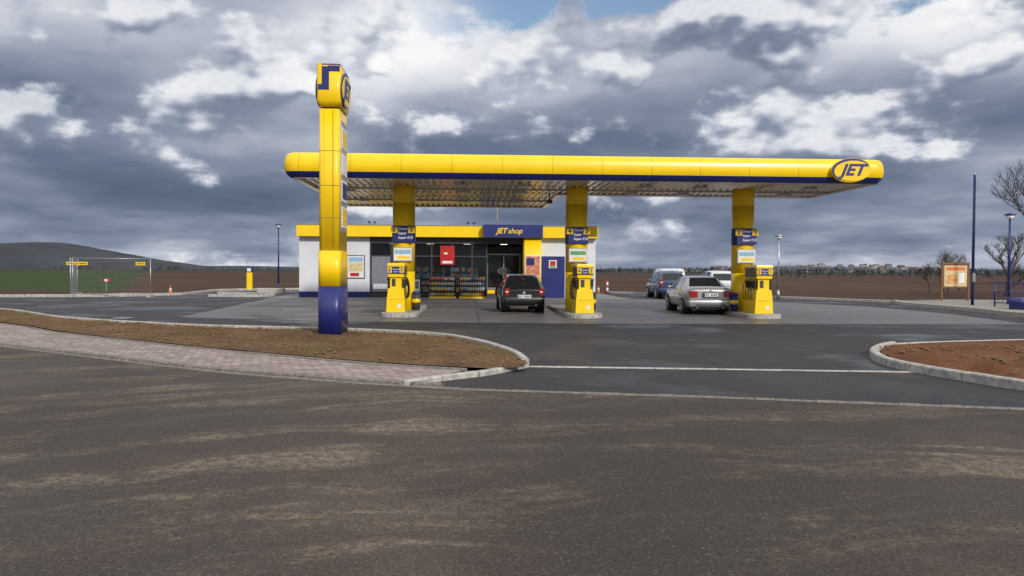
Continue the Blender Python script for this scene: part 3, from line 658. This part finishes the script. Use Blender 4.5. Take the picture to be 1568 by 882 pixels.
# ---------------------------------------------------------------- street furniture
def lamp_post(x,y,h,mt,head=1):
    b=MB(); b.cyl((0,0,0),(0,0,.5),.085,.075,mt,12); b.cyl((0,0,.5),(0,0,h),.06,.045,mt,12)
    b.cyl((0,0,h),(0,0,h+.05),.22*head,.25*head,mt,16); b.cyl((0,0,h-.16),(0,0,h),.10,.2*head,LAMP,16); b.cyl((0,0,h+.05),(0,0,h+.12),.25*head,.06,mt,16)
    return b.done('street_lamp',(x,y,0))
lamp_post(-14.3,60.3,4.85,BLU); lamp_post(18.35,46.6,3.7,LGR); lamp_post(25.3,36.2,4.3,BLU); lamp_post(8.3,57.5,4.9,LGR)
b=MB(); b.cyl((0,0,.1),(0,0,6.05),.065,.055,BLU,12); b.cyl((0,0,.1),(0,0,.14),.16,.16,BLU,12); b.box(-.06,.06,-.1,-.06,1.2,1.6,GRY); b.ell((0,0,6.08),.06,.06,.05,LGR,8,5); b.tube([(0,-.07,5.9),(0,-.09,3),(0,-.07,1.3)],.012,BLK); b.done('flagpole',(22.9,35.2,0))
b=MB(); b.rprism(0,0,.2,.14,.06,0,1.35,YEL,4); b.rprism(0,0,.21,.15,.06,1.35,1.75,BLU,4,ch=.04); b.box(-.14,.14,-.16,-.15,1.42,1.66,WHT); b.rprism(0,0,.3,.25,.05,0,.1,CON,4); b.done('air_service_post',(-16.4,60.2,0))
b=MB(); b.rprism(0,0,.9,.22,.1,0,.35,CON,4,ch=.04); b.done('concrete_block',(-13.1,53.2,0))
def fencepanel(x0,y0,x1,y1):
    b=MB(); n=34; d=Vector((x1-x0,y1-y0)); 
    def P(t,z): return (x0+d.x*t,y0+d.y*t,z)
    for t in (0,1): b.cyl(P(t,.05),P(t,2.2),.025,.025,LGR,8)
    for z in (.2,2.15): b.cyl(P(0,z),P(1,z),.017,.017,LGR,8)
    for i in range(1,n): b.cyl(P(i/n,.2),P(i/n,2.15),.0025,.0025,LGR,4,False)
    for i in range(1,9): b.cyl(P(0,.2+.22*i),P(1,.2+.22*i),.002,.002,LGR,4,False)
    for t in (.0,1):
        c=P(t,0); b.rprism(c[0],c[1],.13,.35,.05,0,.14,CON,3)
    for t in (.13,.87):
        c=P(t,1.85); b.box(c[0]-.26,c[0]+.26,c[1]-.03,c[1]-.015,1.78,1.95,YEL); b.box(c[0]-.2,c[0]+.2,c[1]-.035,c[1]-.03,1.84,1.89,DGR)
    b.done('site_fence')
fencepanel(-22.0,45.35,-18.0,45.9)
fencepanel(-22.2,45.5,-23.4,48.8)
def cone(x,y,s=1):
    b=MB(); b.box(-.2,.2,-.2,.2,0,.03,BLK); b.cyl((0,0,.03),(0,0,.28),.13,.09,ORG,14); b.cyl((0,0,.28),(0,0,.38),.09,.065,WHT,14); b.cyl((0,0,.38),(0,0,.52),.065,.03,ORG,14); b.done('traffic_cone',(x,y,0))
cone(-18.6,50.5); cone(9.0,55.6)
b=MB(); b.box(-.06,.06,-.03,.03,0,.95,RED); b.box(-.065,.065,-.033,.033,.2,.4,WHT); b.box(-.065,.065,-.033,.033,.6,.8,WHT); b.box(-.2,.2,-.2,.2,0,.06,BLK); b.done('barrier_post',(9.7,56.0,0))
b=MB(); b.box(-.3,.3,-.02,.02,.75,.9,RED); b.box(-.1,.1,-.025,.025,.75,.9,WHT); b.box(-.02,.02,-.02,.02,0,.75,LGR); b.box(-.2,.2,-.15,.15,0,.05,BLK); b.done('site_barrier',(-23.6,53,0))
b=MB(); b.box(-.72,-.64,-.04,.04,.1,2.0,BROWN); b.box(.64,.72,-.04,.04,.1,2.0,BROWN); b.box(-.72,.72,-.05,.05,1.93,2.02,BROWN); b.box(-.64,.64,-.03,.03,.75,1.93,BROWN); b.box(-.58,.58,-.04,-.03,.82,1.86,CREAM)
b.box(-.5,.5,-.045,-.04,1.62,1.78,ORG); b.box(-.45,.1,-.045,-.04,.95,1.4,mat('board_map',(.6,.32,.10),.6,var=.4,vs=6)); b.box(.18,.45,-.045,-.04,1.0,1.5,PLATE); b.done('information_board',(24.2,38.6,.1))
b=MB()
pts=[(23.0,33.8),(25.2,33.3),(27.4,32.8),(29.6,32.3),(32,31.8)]
for i,(x,y) in enumerate(pts):
    b.cyl((x,y,.1),(x,y,1.25),.035,.035,BLU,8)
    if i:
        xa,ya=pts[i-1]
        for z in (1.2,.75,.3): b.cyl((xa,ya,z),(x,y,z),.022,.022,BLU,8)
        for k in range(1,14): t=k/14; b.cyl((xa+(x-xa)*t,ya+(y-ya)*t,.3),(xa+(x-xa)*t,ya+(y-ya)*t,1.2),.008,.008,BLU,5,False)
b.done('blue_railing')
b=MB(); b.loft([[(-.6,-.35,.14),(.6,-.35,.14),(.6,.35,.14),(-.6,.35,.14)],[(-.6,-.35,.42),(.6,-.35,.42),(.6,.35,.5),(-.6,.35,.5)],[(-.5,-.1,.58),(.5,-.1,.58),(.5,.3,.62),(-.5,.3,.62)]],BLU,smooth=False); b.box(-.25,.25,-.355,-.35,.22,.36,WHT); b.done('grit_bin',(22.5,31.0,.0),R(12),bevel=.03)
b=MB(); b.rprism(0,0,.35,.3,.08,.14,1.3,BLU,5,ch=.05); b.box(-.25,.25,-.31,-.30,.8,1.2,YEL); b.tube([(.3,-.3,1.1),(.5,-.35,.6),(.45,-.4,.2),(.1,-.45,.16)],.03,BLK); b.done('vacuum_cleaner_station',(25.8,34.9,0))
b=MB(); b.box(-.75,.75,-.02,.02,.9,1.25,BLU); b.cyl((-.6,0,0),(-.6,0,1.25),.03,.03,LGR,8); b.cyl((.6,0,0),(.6,0,1.25),.03,.03,LGR,8); b.box(-.7,.7,-.03,-.02,.95,1.2,WHT); b.done('car_park_sign',(27.0,36.5,.1))

# ---------------------------------------------------------------- bare trees
def tree(name,loc,h,seed,spread=.55,levels=6,base=.14,mt=MBARK):
    rnd=random.Random(seed); b=MB()
    def grow(p,d,L,r,lv):
        n=3; q=p
        for i in range(n):
            d2=(d+Vector((rnd.uniform(-.18,.18),rnd.uniform(-.18,.18),rnd.uniform(-.02,.14)))).normalized(); q2=q+d2*L/n
            b.cyl(q,q2,r*(1-.25*i/n),r*(1-.25*(i+1)/n),mt,5 if lv>3 else 3,False); q=q2; d=d2
            if lv>0 and i<n-1 and rnd.random()<.7: grow(q,(d+Vector((rnd.uniform(-1,1),rnd.uniform(-1,1),rnd.uniform(-.1,.5)))*spread*1.3).normalized(),L*rnd.uniform(.45,.7),r*.45,lv-1 if lv<3 else lv-2)
        if lv<=0: return
        for k in range(rnd.choice((2,3,3))): grow(q,(d+Vector((rnd.uniform(-1,1),rnd.uniform(-1,1),rnd.uniform(-.2,.5)))*spread).normalized(),L*rnd.uniform(.62,.82),max(r*.62,.007),lv-1)
    grow(Vector((0,0,-.05)),Vector((0,0,1)),h*.27,base,levels)
    return b.done(name,loc)
tree('bare_tree',(28.7,38.6,0),8.8,5,.85,6,.11)
tree('bare_tree',(35.0,47,0),5.8,11,.7,6,.12)
tree('bare_tree',(37.5,54,0),5.0,15,.8,6,.12)
tree('bare_shrub',(39.2,64,0),4.0,21,.9,5,.07)
tree('bare_shrub',(40.8,66,0),3.9,25,.9,5,.07)
tree('bare_shrub',(43,68,0),4.3,29,.9,5,.08)
tree('bare_shrub',(37.4,63,0),3.2,35,.9,5,.07)

# ---------------------------------------------------------------- distance
def ridge(name,x0,x1,y0,depth,hf,mt,n=160,m_=8):
    v=[];f=[]
    for j in range(m_+1):
        t=j/m_
        for i in range(n+1):
            x=x0+(x1-x0)*i/n; k=math.sin(math.pi*min(t*1.0,1))**.8
            v.append((x,y0+depth*t,-1+(hf(x)+1)*k*(1+.05*noise.noise((x*.01,t*3,2)))))
    for j in range(m_):
        for i in range(n): k=j*(n+1)+i; f.append((k,k+1,k+n+2,k+n+1))
    me=bpy.data.meshes.new(name); me.from_pydata(v,[],f); me.materials.append(mt)
    for p in me.polygons: p.use_smooth=True
    ob=bpy.data.objects.new(name,me); scene.collection.objects.link(ob); return ob
def lerpt(tab,x):
    if x<=tab[0][0]: return tab[0][1]
    for (a,b_),(c,d) in zip(tab[:-1],tab[1:]):
        if x<=c: return b_+(d-b_)*(x-a)/(c-a)
    return tab[-1][1]
H=[(-1900,30),(-1300,46),(-1100,48),(-1000,51),(-960,49),(-880,52),(-840,53),(-800,50),(-765,42),(-720,33),(-690,28),(-640,19),(-595,12),(-560,6),(-500,1),(-400,-1)]
ridge('wooded_hill',-1900,-400,1400,500,lambda x:lerpt(H,x)+1.3*noise.noise((x*.03,0,0))+1.6*noise.noise((x*.15,0,0)),MFAR,900,8)
ridge('far_ridge',-4500,4500,4200,1200,lambda x:14+9*noise.noise((x*.0011,3,0))+2*noise.noise((x*.01,3,0)),MFAR2,700,6)
ridge('far_ridge',300,3200,1700,500,lambda x:10+6*noise.noise((x*.003,9,0))+1.2*noise.noise((x*.03,3,0))-6*max(0,1-(x-300)/500),MFAR2,500,6)
def treeline(name,spec,seed,mt=MTREE):
    rnd=random.Random(seed); b=MB()
    for (x0,x1,y,hm,cnt) in spec:
        for i in range(cnt):
            x=rnd.uniform(x0,x1); yy=y+rnd.uniform(-30,30); h=hm*rnd.uniform(.5,1.15)*(0.75+.5*noise.noise((x*.02,seed,1))); w=h*rnd.uniform(.6,1.1)
            for k in range(34):
                a=rnd.uniform(0,6.28); q=rnd.random()**.5; z=h*rnd.uniform(.0,1); ww=w*.6*math.sin(math.pi*min(.95,.15+.8*z/h)); px_=x+ww*q*math.cos(a); py_=yy+ww*q*math.sin(a); s=h*.17
                b.poly([(px_+rnd.uniform(-s,s),py_+rnd.uniform(-s,s),z+rnd.uniform(-s,s)) for _ in range(3)],mt)
    return b.done(name)
treeline('distant_treeline',[(-420,-80,1000,5.5,110),(70,330,620,4.2,120),(150,700,900,6.5,240),(330,700,640,6,90),(-560,-380,1100,6,40)],3)
treeline('distant_hedge',[(75,150,240,2.6,26),(150,260,330,3.5,40),(140,190,190,3.5,14)],5)
b=MB(); rnd=random.Random(12)
WC=[mat('town_wall_%d'%i,c,.8) for i,c in enumerate([(.24,.24,.25),(.19,.18,.18),(.13,.13,.14),(.34,.34,.35)])]; RC=[mat('town_roof_%d'%i,c,.8) for i,c in enumerate([(.11,.07,.06),(.08,.065,.065),(.09,.095,.11)])]  # walls and roofs kept dull: haze over the town is painted into their colours
for (xa,xb,y,n,hm) in ((640,1240,2050,130,7),(400,900,1500,30,4.5),(900,1200,2150,18,14),(-1060,-900,900,9,4)):
    for i in range(n):
        x=rnd.uniform(xa,xb); yy=y+rnd.uniform(-60,60); w=rnd.uniform(8,18); d=9; h=hm*rnd.uniform(.45,1.15); wm=rnd.choice(WC); rm=rnd.choice(RC); z=0
        if y>2000: z=6
        b.box(x-w/2,x+w/2,yy,yy+d,z-8,z+h,wm); h+=z
        k=b.add([(x-w/2-.4,yy-.4,h),(x+w/2+.4,yy-.4,h),(x+w/2+.4,yy+d+.4,h),(x-w/2-.4,yy+d+.4,h),(x-w/2,yy+d/2,h+3),(x+w/2,yy+d/2,h+3)])
        for q in ((0,1,5,4),(2,3,4,5),(0,4,3),(1,2,5)): b.face([k+j for j in q],rm)
        for q in range(int(w/3)): b.box(x-w/2+1+q*3,x-w/2+2+q*3,yy-.06,yy,h-3,h-1.8,DGR)
b.done('distant_town')

# ---------------------------------------------------------------- sky / light
w=bpy.data.worlds.new('World'); scene.world=w; w.use_nodes=True; t=NT(w.node_tree)
bg=w.node_tree.nodes['Background']; out=w.node_tree.nodes['World Output']
sun_el,sun_az=R(30),R(155)
sky=t.new('ShaderNodeTexSky'); sky.sky_type='NISHITA'; sky.sun_disc=False; sky.sun_elevation=sun_el; sky.sun_rotation=sun_az
t.L(sky.outputs[0],bg.inputs[0]); bg.inputs[1].default_value=.12
tc=t.new('ShaderNodeTexCoord'); s=t.new('ShaderNodeSeparateXYZ'); t.L(tc.outputs['Generated'],s.inputs[0])
X,Y,Z=s.outputs; Zc=t.m('MAXIMUM',Z,0.0)
az=t.m('ARCTAN2',X,Y); den=t.m('ADD',Zc,.16)
Pv=t.comb(t.m('DIVIDE',X,den),t.m('DIVIDE',Y,den))
n1=t.noise(Pv,1.1,6,.50,dim='2D')
def gauss(ca,ce,sa,se,amp):
    a=t.m('DIVIDE',t.m('SUBTRACT',az,ca),sa); e=t.m('DIVIDE',t.m('SUBTRACT',Zc,ce),se)
    q=t.m('ADD',t.m('MULTIPLY',a,a),t.m('MULTIPLY',e,e)); return t.m('MULTIPLY',t.m('POWER',2.718,t.m('MULTIPLY',q,-1.0)),amp)
base=t.ramp(t.m('MULTIPLY',Zc,2.0),[(0,.64),(.03,.54),(.07,.36),(.16,.28),(.26,.32),(.36,.42),(.45,.62),(.56,.74),(.66,.66),(.85,.80),(1,.95)])
BD=t.m('ADD',base,t.m('MULTIPLY',t.m('SUBTRACT',n1,.5),1.05))
for gs in ((.30,.265,.45,.035,.10),(-.10,.16,.12,.04,-.06),(-.35,.10,.25,.03,-.06),(-.45,.335,.22,.022,-.26)): BD=t.m('ADD',BD,gauss(*gs))
def cq(da,de,k=1.0,sx=7.5,sz=13.5): return t.comb(t.m('MULTIPLY',t.m('ADD',az,da),sx*k),t.m('MULTIPLY',t.m('ADD',Zc,de),sz*k))
fh=t.noise(cq(1.3,.7),1.0,8,.54,dim='2D')
f0=t.noise(cq(1.3,.7),1.0,3,.5,dim='2D'); f1=t.noise(cq(1.303,.722),1.0,3,.5,dim='2D')
shade=t.sstep(t.m('SUBTRACT',f0,f1),-.10,.13)
reg=t.m('ADD',gauss(-.36,.165,.24,.050,.20),t.m('ADD',gauss(.44,.180,.22,.042,.18),t.m('ADD',gauss(.10,.265,.75,.055,.15),gauss(.0,.21,.12,.03,.05))))
reg=t.m('ADD',reg,gauss(-.40,.28,.2,.03,.03))
dens=t.m('ADD',fh,t.m('SUBTRACT',reg,.08))
al=t.sstep(dens,.48,.64)
BC=t.m('ADD',t.m('ADD',.36,t.m('MULTIPLY',shade,.58)),t.m('MULTIPLY',t.m('SUBTRACT',fh,f0),1.7))
BC=t.m('ADD',BC,t.m('MULTIPLY',t.m('SUBTRACT',n1,.5),.5))
B=t.fmix(t.m('MULTIPLY',al,.88),BD,BC)
col=t.ramp(B,[(0,(.090,.120,.18)),(.22,(.135,.170,.25)),(.42,(.235,.275,.365)),(.60,(.42,.455,.54)),(.80,(.70,.72,.77)),(1,(.93,.925,.92))])
em=t.new('ShaderNodeBackground'); t.L(col,em.inputs[0]); em.inputs[1].default_value=1.05
blue=t.m('MULTIPLY',t.sstep(t.m('ADD',Zc,t.m('MULTIPLY',t.m('SUBTRACT',fh,.5),-.18)),.296,.318),t.sstep(az,-.12,.06))
blue=t.m('MULTIPLY',blue,t.m('SUBTRACT',1.0,t.sstep(Zc,.38,.46)))
ms=t.new('ShaderNodeMixShader'); t.L(blue,ms.inputs[0]); t.L(em.outputs[0],ms.inputs[1]); t.L(bg.outputs[0],ms.inputs[2]); t.L(ms.outputs[0],out.inputs['Surface'])

sl=bpy.data.lights.new('sun','SUN'); sl.energy=2.8; sl.angle=R(4); sl.color=(1,.94,.84)
so=bpy.data.objects.new('sun',sl); scene.collection.objects.link(so)
d=Vector((math.sin(sun_az)*math.cos(sun_el),math.cos(sun_az)*math.cos(sun_el),math.sin(sun_el)))
so.rotation_euler=d.to_track_quat('Z','Y').to_euler(); so.location=(0,-20,30)

# ---------------------------------------------------------------- camera
cam=bpy.data.cameras.new('camera'); cam.lens=28; cam.sensor_width=36; cam.clip_end=20000; cam.clip_start=.1
co=bpy.data.objects.new('camera',cam); scene.collection.objects.link(co)
M=Matrix.Rotation(R(-3),4,'Z')@Matrix.Rotation(R(90-1.29),4,'X')@Matrix.Rotation(R(.3),4,'Z')
co.matrix_world=Matrix.Translation((0,0,1.62))@M
scene.camera=co
